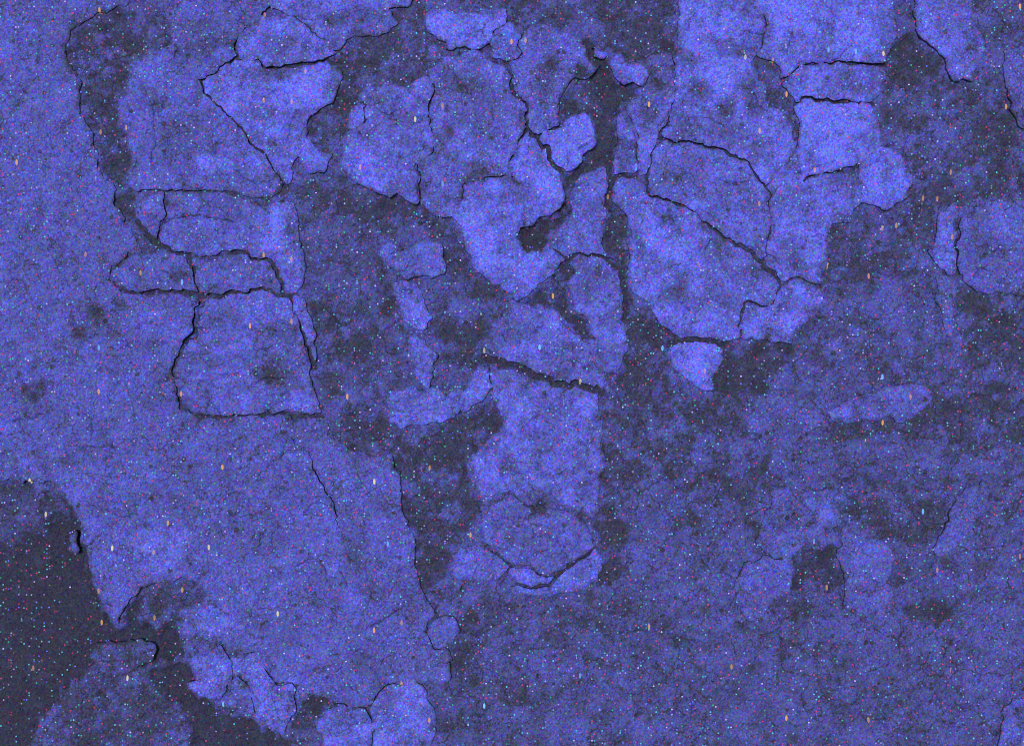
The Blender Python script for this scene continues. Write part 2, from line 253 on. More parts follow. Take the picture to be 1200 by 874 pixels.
 ('rock_plate', 'tongue shaped dim plate at the top right corner', 'rock plate', 0.60, .8, 1, [(1072,20),(1085,-110),(1140,-110),(1140,18),(1152,45),(1149,70),(1140,85),(1137,96),(1115,93),(1106,72),(1100,56),(1078,42)], G7),
 ('rock_flake', 'dim sliver on the right edge below the tongue shaped plate', 'rock flake', 0.54, .6, 0, [(1176,56),(1310,50),(1310,150),(1195,150),(1186,128),(1179,95)], G7),
 ('rock_flake', 'pale boot shaped flake left of a dark crack near the right edge', 'rock flake', 0.64, .6, 1, [(1099,250),(1125,239),(1122,265),(1119,290),(1124,310),(1120,320),(1100,313),(1087,300),(1098,278)], G7),
 ('rock_plate', 'streaked dim plate on the right edge beside the boot shaped flake', 'rock plate', 0.54, .6, 0, [(1127,256),(1146,241),(1187,236),(1310,240),(1310,335),(1190,345),(1150,346),(1131,330),(1124,310),(1122,290)], G7),
 ('rock_flake', 'dim tapering tail below the boot shaped flake', 'rock flake', 0.52, .4, -1, [(1096,324),(1120,323),(1121,345),(1114,380),(1117,394),(1107,394),(1105,370),(1098,350)], G7),
 ('rock_flake', 'dim long flake lying level above a dark groove on the right', 'rock flake', 0.57, .6, 1, [(968,482),(985,471),(1010,461),(1040,451),(1070,446),(1092,451),(1095,466),(1080,484),(1060,491),(1035,487),(1010,494),(985,495),(971,491)], G7),
 ('rock_plate', 'dim lumpy plate with two horns at the lower right', 'rock plate', 0.50, .5, .5, [(903,568),(920,571),(940,576),(965,571),(983,571),(976,590),(985,602),(983,613),(966,618),(950,635),(930,648),(900,648),(885,640),(888,610),(905,595)], G7),
 ('rock_flake', 'pale curved flake left of the dark notch at the lower right', 'rock flake', 0.52, .5, .5, [(860,682),(870,662),(885,658),(900,652),(930,650),(930,670),(925,690),(908,700),(898,722),(880,726),(866,715)], G7),
 ('rock_plate', 'dim slanting plate right of the dark notch at the lower right', 'rock plate', 0.49, .5, 0, [(989,614),(1005,626),(1040,633),(1047,650),(1050,690),(1040,715),(1012,722),(992,710),(986,660)], G7),
 ('rock_flake', 'dim diagonal flake near the lower right edge', 'rock flake', 0.50, .5, -1, [(1090,650),(1105,625),(1115,596),(1135,570),(1158,562),(1165,580),(1150,610),(1120,635),(1100,655)], G7),
 ('rock_flake', 'bright splinter at the bottom right corner', 'rock flake', 0.64, .5, 1, [(1174,985),(1172,860),(1180,832),(1188,818),(1310,800),(1310,985)], G7),
]
# dark or bright marks lying over several plates: outline, value, softness, amount
OVER = [
 ([(680,44),(688,45),(696,60),(709,72),(722,89),(730,103),(714,106),(704,88),(693,76),(684,60)], .04, 3, .95),
 ([(712,165),(720,165),(721,240),(714,240)], .05, 3, .8),

 ([(222,770),(262,760),(300,768),(330,790),(372,800),(380,815),(350,812),(345,850),(325,858),(290,835),(250,818),(222,806)], .66, 5, .8),
 ([(310,770),(345,780),(380,812),(440,815),(480,798),(470,770),(400,775)], .56, 12, .6),

 ([(880,66),(905,68),(912,90),(925,110),(931,125),(938,155),(936,170),(925,142),(905,130),(895,105)], .17, 4, .85),
 ([(545,205),(565,200),(580,206),(600,204),(620,210),(600,214),(570,213),(550,213)], .12, 3, .8),
 ([(325,215),(335,215),(340,222),(325,235),(308,235)], .12, 4, .9),
 ([(395,200),(408,205),(425,222),(400,220),(380,212)], .12, 5, .8),
 ([(820,258),(835,263),(842,276),(828,270)], .12, 3, .8),
 ([(630,70),(648,70),(650,110),(640,128),(632,120)], .26, 6, .7),
 ([(168,688),(235,680),(240,695),(215,712),(180,708)], .24, 7, .8),
 ([(300,430),(325,435),(330,450),(310,450)], .26, 5, .8),
 ([(130,350),(146,350),(150,362),(132,362)], .18, 4, .7),
 ([(230,90),(242,102),(240,120),(226,125)], .18, 4, .7),
 ([(670,590),(690,600),(700,612),(696,620),(680,606)], .12, 3, .8),
 ([(620,590),(645,580),(645,605),(625,608)], .20, 6, .7),
]
# soft spots: centre, radii, change
BLOBS = [(770,100,11,11,-.25),(825,108,11,11,-.25),(868,62,9,9,-.3),(880,100,16,14,-.25),(850,128,14,12,-.22),(795,55,20,18,-.12),(760,135,14,14,-.2),(735,180,9,14,-.15),
 (800,150,20,18,-.16),(845,85,24,22,.1),(855,150,22,18,-.15),(765,105,14,10,-.12),(885,125,14,12,-.2),
 (575,150,26,20,-.12),(560,110,30,22,-.15),(530,95,20,20,-.1),(550,170,30,22,.13),(430,210,30,25,.13),(605,225,20,14,-.15),(650,75,14,14,-.12),(680,85,7,6,-.35),
 (560,290,30,36,.14),(620,310,25,22,.12),(645,215,18,20,.12),(515,25,14,10,.12),(975,150,34,32,.16),(930,15,40,30,.1),(1010,40,24,22,.1),(1000,160,18,22,.08),(940,190,18,16,-.1),
 (825,432,20,20,.12),(735,80,14,9,.1),(1050,208,10,14,.1),(920,378,18,13,.16),(945,350,16,14,.1),(880,340,16,16,.1),(850,345,16,12,-.1),(845,320,24,20,.08),(790,285,30,22,.1),
 (820,330,30,22,.06),(765,265,16,28,.1),(800,200,28,20,-.06),(860,230,28,22,-.06),(930,270,30,24,.08),(740,290,10,30,.1),
 (272,60,16,12,.12),(355,100,26,20,.14),(165,95,12,14,.14),(210,165,30,24,-.12),(250,195,22,16,.14),(165,170,14,22,.06),(180,120,18,12,-.16),(240,60,22,12,-.1),(390,25,14,12,-.18),(425,20,12,10,-.2),
 (300,190,20,16,.12),(330,150,22,16,.06),(320,180,18,14,-.08),(250,60,14,8,.1),(320,50,12,10,-.08),(320,270,22,28,.12),(225,280,24,12,-.1),(260,250,20,12,-.05),
 (210,325,14,10,-.2),(165,318,14,10,.06),(115,365,8,8,-.25),(120,378,12,10,-.14),(92,392,12,10,-.18),(165,380,16,14,.14),(40,460,20,14,-.2),(40,420,26,16,.06),(180,460,26,20,-.08),
 (260,395,24,22,.08),(310,390,20,10,-.1),(325,440,26,18,-.16),(355,470,18,14,.1),(270,370,24,14,.06),(310,420,12,8,-.1),(350,340,8,8,.12),
 (390,640,26,24,.06),(300,620,34,24,-.06),(180,640,36,28,.1),(105,615,14,16,.1),(140,700,10,22,.08),(250,730,26,22,.1),(335,700,26,20,.06),(215,590,30,20,-.05),(240,560,40,20,-.06),(430,560,24,28,.06),(445,620,20,26,.06),(440,690,16,10,-.08),(420,640,20,20,-.08),
 (410,540,20,12,-.06),(350,540,20,14,.05),(450,770,40,26,-.06),(320,740,30,20,-.05),(400,770,30,20,-.05),(370,830,12,14,-.1),
 (600,470,34,28,.1),(650,480,24,24,-.04),(690,480,12,20,.1),(570,550,20,20,.14),(650,540,30,24,.05),(690,560,14,16,-.08),(640,580,18,14,-.16),(600,600,16,14,-.1),(610,520,14,12,.06),
 (620,400,26,20,.06),(650,420,18,14,-.06),(700,360,14,30,.1),(690,330,20,18,-.1),(720,400,10,20,.08),(600,380,20,14,-.06),(575,400,8,8,-.1),
 (560,665,16,10,-.06),(670,660,20,14,.1),(620,630,22,14,-.1),(660,630,22,12,.06),(575,650,10,10,-.1),
 (545,340,12,10,.1),(400,330,34,24,.08),(420,410,30,20,-.08),(395,270,26,18,.06),(385,440,14,20,-.1),(430,440,14,10,-.06),(410,470,20,14,-.06),(530,570,14,14,.1),(510,600,14,12,.08),(520,540,16,12,-.06),(395,370,10,10,-.1),
 (840,520,30,24,.12),(750,540,26,16,.1),(880,440,24,14,.1),(800,520,16,10,-.08),(760,600,40,24,.06),(850,640,40,20,.06),(820,610,20,10,-.1),(900,500,28,20,.08),(945,500,18,16,.1),(955,360,26,20,.08),(1000,430,30,16,.06),(1050,370,30,16,.04),
 (1130,20,18,16,.06),(1115,50,14,12,.06),(1110,300,12,10,.1),(1160,290,22,12,-.12),(1140,270,8,14,.08),(1170,420,30,18,.06),(1020,475,10,10,.08),(1045,475,16,10,.06),(990,483,14,8,.1),(1150,500,12,20,.1),(1160,540,26,14,.06),
 (960,580,16,12,.08),(970,605,14,12,.12),(930,600,18,16,-.04),(925,655,22,12,.06),(1020,650,24,16,.12),(870,705,12,14,.08),(990,735,18,14,.12),(1010,690,14,10,-.1),(1170,690,18,26,.12),(1165,730,16,16,.08),
 (660,860,34,20,.16),(700,740,14,10,.08),(790,740,14,10,.05),(690,775,14,8,-.12),(820,750,24,12,-.1),(850,800,20,14,-.06),(560,790,16,10,.08),(600,780,14,12,.06),(560,735,20,14,-.05),(640,740,30,20,-.04),
 (970,640,14,14,-.1),(880,650,14,10,-.08),(1090,830,100,60,.02),(60,850,40,20,.06),(90,790,30,30,.05),(190,860,20,14,.05),(150,770,40,12,-.04),(230,805,8,6,.2)]
# cracks that end inside a plate: line, half width
CRACKS = [
 ([(193,253),(215,252),(240,254),(276,257)], 1.0), ([(200,255),(187,268)], .9),
 ([(862,40),(875,36),(893,40)], 1.0), ([(1000,34),(998,54),(985,69),(968,76)], .9),
 ([(775,160),(771,150),(781,130)], .7), ([(722,206),(738,207),(752,200)], 1.3), ([(740,150),(742,175)], .7),
 ([(868,374),(876,352)], 1.0), ([(790,390),(812,398),(850,399)], 1.4), ([(900,310),(916,332),(930,338)], 1.0), ([(885,290),(905,300),(920,322)], .8),
 ([(915,215),(905,228),(902,260)], .7), ([(845,205),(858,215),(872,214)], .6), ([(835,280),(828,290)], .8),
 ([(505,140),(506,180)], .8), ([(490,190),(488,228)], .8), ([(440,130),(455,138),(475,130)], .7), ([(560,57),(578,68),(596,82)], 1.4),
 ([(595,85),(601,105),(611,122),(617,150)], 1.2), ([(720,90),(735,88),(744,94)], .7), ([(690,168),(678,175)], .5),
 ([(586,392),(591,400)], 1.5), ([(655,375),(670,392),(685,404)], .9), ([(622,300),(612,310)], .8), ([(700,300),(718,310),(728,322)], 1.3),
 ([(730,318),(731,345),(728,375)], 1.4), ([(717,170),(716,205),(717,240)], 1.6), ([(579,432),(580,455)], 1.1),
 ([(460,300),(470,290)], .8), ([(470,335),(480,345)], .6), ([(125,328),(136,337)], .9), ([(96,485),(108,490),(104,520)], .6), ([(16,494),(45,484)], .8),
 ([(131,516),(134,527)], 1.1), ([(300,408),(318,400)], .7), ([(300,450),(330,440)], .8), ([(240,352),(232,372),(225,396),(215,408)], 1.3), ([(250,340),(300,341)], .8),
 ([(228,346),(224,360)], 1.6), ([(200,440),(204,460)], .6), ([(340,512),(330,535)], .7), ([(300,560),(315,545)], .6), ([(310,622),(300,640)], .7), ([(355,600),(370,590),(390,592)], .6),
 ([(375,655),(385,670)], .7), ([(400,672),(408,690)], .7), ([(430,735),(445,725),(460,715)], .8), ([(345,660),(380,650)], .6), ([(415,540),(420,570)], .5),
 ([(100,640),(118,625)], .9), ([(120,600),(160,605)], .4), ([(270,770),(290,800),(305,820)], 1.0), ([(318,840),(330,858)], .7), ([(430,845),(395,860)], .8),
 ([(620,655),(640,645)], .6), ([(660,660),(690,650)], .6), ([(1122,250),(1121,290),(1127,320)], 1.0), ([(1150,300),(1175,290)], .7), ([(1140,330),(1160,310)], .6), ([(930,205),(955,200),(975,190)], .8), ([(1015,200),(1030,190)], .8),
 ([(250,180),(280,200),(300,215)], .6), ([(330,25),(350,20),(365,22)], .8), ([(205,52),(207,66)], .8), ([(345,130),(340,160)], .5), ([(150,250),(160,266)], 1.2), ([(178,120),(178,190)], .6), ([(140,155),(147,188)], 1.6),
]

# places where the gap between plates opens wider: line, extra width
WIDE = [([(570,420),(590,423),(612,430),(630,441),(660,450),(706,460)],8.5), ([(716,165),(717,240)],7.5), ([(729,316),(731,345),(731,370)],7.0), ([(240,98),(265,131),(300,171),(333,216)],3.4), ([(160,262),(183,284),(218,300),(229,325)],3.8), ([(270,298),(320,305),(335,340)],2.4), ([(140,342),(335,342)],2.4), ([(335,342),(352,382),(368,430)],2.6), ([(230,350),(214,408)],2.8), ([(235,491),(378,485)],1.4), ([(345,512),(366,531),(400,612)],2.5), ([(597,84),(616,150),(655,199)],3.4), ([(685,50),(722,100)],7.5), ([(833,265),(893,306),(915,332)],3.4), ([(783,402),(850,399)],6.0), ([(943,113),(985,120)],2.2), ([(770,376),(792,391)],3.4), ([(300,72),(325,80),(345,77),(400,66)],2.5), ([(775,161),(830,172),(872,186),(893,217)],1.9), ([(277,46),(281,68),(240,95)],2.5), ([(628,160),(642,186),(657,200)],2.9), ([(620,684),(648,677),(690,645)],2.5), ([(662,302),(700,297),(728,314)],2.7), ([(1122,255),(1121,290),(1127,322)],2.2), ([(758,206),(764,229),(800,236)],2.4), ([(1000,75),(1038,76)],2.0), ([(720,207),(745,207)],2.9), ([(868,374),(874,350),(930,370)],2.5)]


# ------------------------------------------------------------------ paint the maps
for pts, val, fe, dep in TONES: paint(pts, val, fe, dep, 1.0, 13.0)
OUT = []
for pl in PLATES:
    paint(pl[6], pl[3], pl[8] if len(pl) > 8 else 3.0)
    p = outline(pl[6], 2.2, pl[4]); OUT.append(p)
for pts, val, fe, amt in OVER: paint(pts, val, fe, None, amt)
for b in BLOBS: blob(*b)
NEAR = np.zeros(MX.shape)
for p in OUT:
    sl, m = mask(p, 1.6, -2.0); COVER[sl] = np.maximum(COVER[sl], m)
    sl, m = mask(p, 1.2, 3.0); NEAR[sl] += m
COVER = np.maximum(COVER, sstep(NEAR, 1.15, 1.7))
AMP = .26 + .14 * sstep(COAT, .16, .34) + .60 * sstep(COAT, .53, .66)
HOL = sstep(COAT, .33, .26) * sstep(COAT, .06, .13)
COAT += AMP * (0.10 * fbm(MX, MY, 48, 31, 3, .6) + 0.34 * fbm(MX, MY, 17, 37, 4, .75))
COAT += AMP * .16 * (sstep(fbm(MX, MY, 30, 39, 5, .7), .02, .10) - .5)
COAT += HOL * .20 * sstep(fbm(MX, MY, 24, 43, 5, .72), .06, .22)
BED += HOL * 1.2 * sstep(fbm(MX, MY, 24, 43, 5, .72), .06, .22)
# growth rings and pock-marks in the coating
COAT += -0.13 * sstep(fbm(MX, MY, 15, 41, 3), .18, .50)
PIT = np.zeros(MX.shape)
for cx_, cy_, rx_, ry_, dv_ in BLOBS:
    if dv_ <= -.2:
        sl = sub(np.array([[cx_ - 2 * rx_, cy_ - 2 * ry_], [cx_ + 2 * rx_, cy_ + 2 * ry_]]), 4)
        x_, y_ = warp(MX[sl], MY[sl]); PIT[sl] -= 3.0 * np.exp(-(((x_ - cx_) / rx_) ** 2 + ((y_ - cy_) / ry_) ** 2) ** 1.5)
CR = [(stroke(pts), wd) for pts, wd in CRACKS]
BED += 2.0 * fbm(MX, MY, 60, 51, 5, .6) + 1.4 * fbm(MX, MY, 9, 57, 3, .6)
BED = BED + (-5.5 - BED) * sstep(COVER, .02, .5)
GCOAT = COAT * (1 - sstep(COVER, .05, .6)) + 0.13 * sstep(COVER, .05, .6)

for ln, ex in WIDE:                                  # the floor of the wider cracks is set deeper and painted darker
    q = np.array(warp(*resample(ln, 3, False).T)).T; sl = sub(q, 12)
    m_ = sstep(dist_pts(MX[sl], MY[sl], q), ex * .34 + 3.5, ex * .34 + .5)
    GCOAT[sl] += (.05 - GCOAT[sl]) * m_; BED[sl] += (np.minimum(BED[sl], -8.0) - BED[sl]) * m_

# ------------------------------------------------------------------ material
def rock_material():
    m = bpy.data.materials.new('crusted_rock'); m.use_nodes = True
    t = m.node_tree; N = t.nodes; L = t.links
    b = N['Principled BSDF']; b.inputs['Roughness'].default_value = 0.88
    b.inputs['Specular IOR Level'].default_value = 0.18
    geo = N.new('ShaderNodeNewGeometry')
    at = N.new('ShaderNodeAttribute'); at.attribute_name = 'coat'
    def math_(op, a, c=None, d=None):
        n = N.new('ShaderNodeMath'); n.operation = op
        for i, v in enumerate((a, c, d)):
            if v is None: continue
            if isinstance(v, (int, float)): n.inputs[i].default_value = v
            else: L.new(v, n.inputs[i])
        return n.outputs[0]
    def noise(scale, det, rough=.6):
        n = N.new('ShaderNodeTexNoise'); n.inputs['Scale'].default_value = scale; n.inputs['Detail'].default_value = det
        n.inputs['Roughness'].default_value = rough; L.new(geo.outputs['Position'], n.inputs['Vector']); return n.outputs[0]
    def vor(scale, stretch=None):
        n = N.new('ShaderNodeTexVoronoi'); n.voronoi_dimensions = '2D'; n.inputs['Scale'].default_value = scale
        if stretch:
            mp = N.new('ShaderNodeMapping'); mp.inputs['Scale'].default_value = stretch
            L.new(geo.outputs['Position'], mp.inputs['Vector']); L.new(mp.outputs[0], n.inputs['Vector'])
        else: L.new(geo.outputs['Position'], n.inputs['Vector'])
        return n
    n1 = noise(105, 7, .76); n2 = noise(430, 3, .7)
    sm = N.new('ShaderNodeMapRange'); sm.interpolation_type = 'SMOOTHSTEP'
    for k_, v_ in (('From Min', .48), ('From Max', .68), ('To Min', .52), ('To Max', .95)): sm.inputs[k_].default_value = v_
    L.new(at.outputs['Fac'], sm.inputs['Value'])
    c = math_('ADD', at.outputs['Fac'], math_('MULTIPLY', math_('SUBTRACT', n1, .5), sm.outputs[0]))
    c = math_('ADD', c, math_('MULTIPLY', math_('SUBTRACT', n2, .5), math_('MULTIPLY', sm.outputs[0], .85)))
    # crazing: hairlines in patches, and small pits
    wn = N.new('ShaderNodeTexNoise'); wn.inputs['Scale'].default_value = 70; wn.inputs['Detail'].default_value = 4
    L.new(geo.outputs['Position'], wn.inputs['Vector'])
    wv = N.new('ShaderNodeVectorMath'); wv.operation = 'MULTIPLY_ADD'; wv.inputs[1].default_value = (.022, .022, .022)
    L.new(wn.outputs['Color'], wv.inputs[0]); L.new(geo.outputs['Position'], wv.inputs[2])
    ve = N.new('ShaderNodeTexVoronoi'); ve.voronoi_dimensions = '2D'; ve.feature = 'DISTANCE_TO_EDGE'; ve.inputs['Scale'].default_value = 30
    L.new(wv.outputs[0], ve.inputs['Vector'])
    craze = math_('MULTIPLY', math_('LESS_THAN', ve.outputs['Distance'], .022), math_('GREATER_THAN', noise(24, 2), .52))
    vp = vor(130); sp0 = N.new('ShaderNodeSeparateColor'); L.new(vp.outputs['Color'], sp0.inputs[0])
    pit = math_('MULTIPLY', math_('GREATER_THAN', sp0.outputs[0], .945), math_('LESS_THAN', vp.outputs['Distance'], math_('MULTIPLY', sp0.outputs[1], .42)))
    def vein(scale, wid, mscale, thr):
        v_ = math_('LESS_THAN', math_('ABSOLUTE', math_('SUBTRACT', noise(scale, 3, .55), .5)), wid)
        return math_('MULTIPLY', v_, math_('GREATER_THAN', noise(mscale, 3), thr))
    veins = math_('MAXIMUM', vein(38, .0075, 17, .49), vein(90, .012, 29, .50))
    marks = math_('MAXIMUM', math_('MULTIPLY', math_('MAXIMUM', craze, veins), .8), pit)
    c = math_('SUBTRACT', c, math_('MULTIPLY', marks, .30))
    ramp = N.new('ShaderNodeValToRGB'); cr = ramp.color_ramp
    stops = RAMP
    cr.elements[0].position, cr.elements[0].color = stops[0][0], (*stops[0][1], 1)
    cr.elements[1].position, cr.elements[1].color = stops[-1][0], (*stops[-1][1], 1)
    for p, col in stops[1:-1]:
        e = cr.elements.new(p); e.color = (*col, 1)
    L.new(c, ramp.inputs[0])
    # fine grain imitating sensor noise: every grain a little different in value and hue
    g = vor(640)
    gm = N.new('ShaderNodeMix'); gm.data_type = 'RGBA'; gm.blend_type = 'MULTIPLY'; gm.inputs['Factor'].default_value = 1
    gs = N.new('ShaderNodeMapRange'); gs.data_type = 'FLOAT_VECTOR'
    gs.inputs['To Min'].default_value if False else None
    vs = N.new('ShaderNodeVectorMath'); vs.operation = 'MULTIPLY_ADD'
    vs.inputs[1].default_value = GRAIN_A; vs.inputs[2].default_value = GRAIN_B
    L.new(g.outputs['Color'], vs.inputs[0])
    N.remove(gs)
    L.new(ramp.outputs[0], gm.inputs['A']); L.new(vs.outputs[0], gm.inputs['B'])
    # pale, pink, green and cyan flecks added to imitate sensor hot pixels
    def flecks(base, scale, prob, rad, stops, stretch=None):
        v = vor(scale, stretch); sp = N.new('ShaderNodeSeparateColor'); L.new(v.outputs['Color'], sp.inputs[0])
        sel = math_('MULTIPLY', math_('GREATER_THAN', sp.outputs[0], 1 - prob), math_('LESS_THAN', v.outputs['Distance'], rad))
        r = N.new('ShaderNodeValToRGB'); r.color_ramp.interpolation = 'CONSTANT'
        r.color_ramp.elements[0].position = 0; r.color_ramp.elements[0].color = (*stops[0][1], 1)
        r.color_ramp.elements[1].position = stops[1][0]; r.color_ramp.elements[1].color = (*stops[1][1], 1)
        for p, col in stops[2:]:
            e = r.color_ramp.elements.new(p); e.color = (*col, 1)
        L.new(sp.outputs[1], r.inputs[0])
        mx = N.new('ShaderNodeMix'); mx.data_type = 'RGBA'
        L.new(math_('MULTIPLY', sel, math_('MULTIPLY_ADD', math_('MULTIPLY', sp.outputs[2], sp.outputs[2]), .6, .45)), mx.inputs['Factor']); L.new(base, mx.inputs['A']); L.new(r.outputs[0], mx.inputs['B'])
        return mx.outputs['Result']
    col = gm.outputs['Result']
    col = flecks(col, 330, FLECK_P, .31, [(0, (.85, .06, .14)), (.34, (.06, .58, .20)), (.52, (.16, .75, .60)), (.72, (.80, .62, .80)), (.80, (.22, .25, .80))])
    col = flecks(col, 62, .045, .085, [(0, (.95, .48, .10)), (.62, (.95, .80, .30)), (.74, (.25, .72, .82)), (.9, (.95, .35, .2))], (1, .42, 1))
    L.new(col, b.inputs['Base Color'])
    bp = N.new('ShaderNodeBump'); bp.inputs['Strength'].default_value = .4; bp.inputs['Distance'].default_value = .0035
    h = math_('ADD', math_('MULTIPLY', n1, 1.0), math_('MULTIPLY', n2, .35))
    h = math_('SUBTRACT', h, math_('MULTIPLY', marks, .5))
    L.new(h, bp.inputs['Height']); L.new(bp.outputs[0], b.inputs['Normal'])
    return m
ROCK = rock_material()

def wx(x): return (x - 600.0) / 1000.0
def wy(y): return (437.0 - y) / 1000.0
def build_mesh(name, verts, faces, coat, smooth_n):
    me = bpy.data.meshes.new(name)
    f = np.asarray(faces, dtype=np.int32); nv, nf, k = len(verts), len(f), f.shape[1]
    me.vertices.add(nv); me.vertices.foreach_set('co', np.asarray(verts, np.float32).ravel())
    me.loops.add(nf * k); me.loops.foreach_set('vertex_index', f.ravel())
    me.polygons.add(nf); me.polygons.foreach_set('loop_start', np.arange(0, nf * k, k, dtype=np.int32))
    sm = np.zeros(nf, bool); sm[:smooth_n] = True
    me.polygons.foreach_set('use_smooth', sm)
    me.update(calc_edges=True); me.validate()
    a = me.attributes.new('coat', 'FLOAT', 'POINT'); a.data.foreach_set('value', np.asarray(coat, np.float32))
    me.materials.append(ROCK)
    return me

# ------------------------------------------------------------------ the bed of dark rock, one sheet out to the horizon
def axis(lo, hi, step):
    core = np.arange(lo, hi + .1, step); ext = []; s, v = step, 0
    while v < 70000: s *= 1.28; v += s; ext.append(v)
    ext = np.array(ext); return np.concatenate([lo - ext[::-1], core, core[-1] + ext])
ax, ay = axis(-120, 1320, 3.0), axis(-120, 994, 3.0)
X, Y = np.meshgrid(ax, ay)
Z = sample(BED, X, Y); far = np.maximum(np.maximum(-X - 60, X - 1260), np.maximum(-Y - 60, Y - 934))
Z += np.clip(far, 0, 4000) * .012 * fbm(X, Y, 900, 71, 4)
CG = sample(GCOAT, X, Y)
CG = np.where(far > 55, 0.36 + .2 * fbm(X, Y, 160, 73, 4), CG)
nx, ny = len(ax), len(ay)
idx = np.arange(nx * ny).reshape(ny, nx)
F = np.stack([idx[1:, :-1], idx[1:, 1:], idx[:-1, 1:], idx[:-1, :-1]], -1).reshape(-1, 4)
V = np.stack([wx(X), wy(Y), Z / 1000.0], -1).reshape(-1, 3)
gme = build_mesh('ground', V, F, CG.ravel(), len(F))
go = bpy.data.objects.new('ground', gme); go['kind'] = 'structure'
go['label'] = 'dark mottled rock bed showing between the pale plates'
COL.objects.link(go)

# ------------------------------------------------------------------ the crust plates, each its own thing
def make_plate(i, pl, poly):
    name, label, cat, tone, gap, zoff, pts = pl[:7]; group = pl[7]
    rnd = random.Random(i * 13 + 5)
    x0, x1, y0, y1 = poly[:, 0].min(), poly[:, 0].max(), poly[:, 1].min(), poly[:, 1].max()
    st = 3.2 if (x1 - x0) * (y1 - y0) < 40000 else 4.0
    px, py = np.meshgrid(np.arange(x0, x1, st), np.arange(y0, y1, st * .87))
    px[::2] += st / 2
    px = px + st * .5 * vnoise(px * 3.1, py * 2.7, 91); py = py + st * .5 * vnoise(px * 2.9, py * 3.3, 92)
    px, py = px.ravel(), py.ravel()
    ins = inside(px, py, poly); px, py = px[ins], py[ins]
    d = dist_pts(px, py, poly); keep = d > st * .55
    cx_, cy_, cd = [], [], []
    for c, wd in CR:
        if c[:, 0].max() < x0 or c[:, 0].min() > x1 or c[:, 1].max() < y0 or c[:, 1].min() > y1: continue
        keep &= dist_pts(px, py, c) > wd + 1.3
        t = np.gradient(c, axis=0); t /= np.maximum(np.hypot(t[:, 0], t[:, 1])[:, None], 1e-6)
        nr = np.stack([-t[:, 1], t[:, 0]], 1); n = len(c); u = np.linspace(0, 1, n)
        ww = wd * np.clip(np.minimum(u, 1 - u) * 9 + .25, 0, 1) * (1 + .9 * vnoise(c[:, 0] / 6, c[:, 1] / 6, 77))
        ww = np.maximum(ww, .35)[:, None]
        for q, dep in ((c, 1), (c + nr * ww, 0), (c - nr * ww, 0)):
            ok = inside(q[:, 0], q[:, 1], poly)
            ok &= dist_pts(q[:, 0], q[:, 1], poly) > 1.0
            cx_ += list(q[ok, 0]); cy_ += list(q[ok, 1]); cd += [dep * max(4.0, min(12.0, wd * 7))] * int(ok.sum())
    px, py = px[keep], py[keep]
    allx = np.concatenate([poly[:, 0], px, np.array(cx_)]); ally = np.concatenate([poly[:, 1], py, np.array(cy_)])
    crack = np.concatenate([np.zeros(len(poly) + len(px)), np.array(cd)])
    n = len(poly)
    res = delaunay_2d_cdt([Vector((a, b)) for a, b in zip(allx, ally)], [(k, (k + 1) % n) for k in range(n)], [], 0, 1e-4, True)
    vx = np.array([v[0] for v in res[0]]); vy = np.array([v[1] for v in res[0]])
    orig = [o[0] if o else -1 for o in res[3]]
    crack = np.array([crack[o] if o >= 0 else 0 for o in orig])
    tri = np.array(res[2], dtype=np.int64)
    cxm, cym = vx[tri].mean(1), vy[tri].mean(1)
    tri = tri[inside(cxm, cym, poly)]
    ar = (vx[tri[:, 1]] - vx[tri[:, 0]]) * (vy[tri[:, 2]] - vy[tri[:, 0]]) - (vx[tri[:, 2]] - vx[tri[:, 0]]) * (vy[tri[:, 1]] - vy[tri[:, 0]])
    tri = tri[np.abs(ar) > 1e-5]; ar = ar[np.abs(ar) > 1e-5]
    tri = np.where((ar > 0)[:, None], tri[:, ::-1], tri)       # y runs down in plan, so flip to face up
    used = np.unique(tri); remap = -np.ones(len(vx), int); remap[used] = np.arange(len(used))
    vx, vy, crack, tri = vx[used], vy[used], crack[used], remap[tri]
    de = dist_pts(vx, vy, poly)
    tx, ty = rnd.uniform(-.006, .006), rnd.uniform(-.006, .006)
    mx_, my_ = vx.mean(), vy.mean()
    def surf(a, b, dd):
        return zoff * .45 + (a - mx_) * tx + (b - my_) * ty + 3.0 * fbm(a, b, 75, 61, 4, .55) + 1.5 * fbm(a, b, 11, 67, 3, .6) - (.10 + .75 * np.clip(.4 + 1.6 * vnoise(a / 38., b / 38., 87), 0, 1)) * np.exp(-dd / 2.0) + np.minimum(0, sample(PIT, a, b))
    z = surf(vx, vy, de) - crack
    coat = sample(COAT, vx, vy) - .4 * (crack > 0)
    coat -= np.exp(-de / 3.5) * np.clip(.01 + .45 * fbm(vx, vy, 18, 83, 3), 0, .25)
    e = np.sort(np.concatenate([tri[:, [0, 1]], tri[:, [1, 2]], tri[:, [2, 0]]]), 1)
    eu, cnt = np.unique(e, axis=0, return_counts=True)
    direct = {}
    for t3 in tri:
        for a, b in ((t3[0], t3[1]), (t3[1], t3[2]), (t3[2], t3[0])): direct[(a, b)] = 1
    be = [(a, b) if (a, b) in direct else (b, a) for a, b in eu[cnt == 1]]
    nv = len(vx); vmap = {}; sx, sy, sz, sc = [], [], [], []
    def side(k):
        if k not in vmap:
            vmap[k] = nv + len(sx)
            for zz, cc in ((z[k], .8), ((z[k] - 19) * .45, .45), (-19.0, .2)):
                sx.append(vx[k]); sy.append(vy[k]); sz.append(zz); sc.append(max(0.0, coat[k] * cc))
        return vmap[k]
    sf = []
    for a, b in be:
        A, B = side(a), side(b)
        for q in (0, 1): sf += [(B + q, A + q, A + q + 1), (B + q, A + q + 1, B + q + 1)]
    ox, oy = wx(mx_), wy(my_)
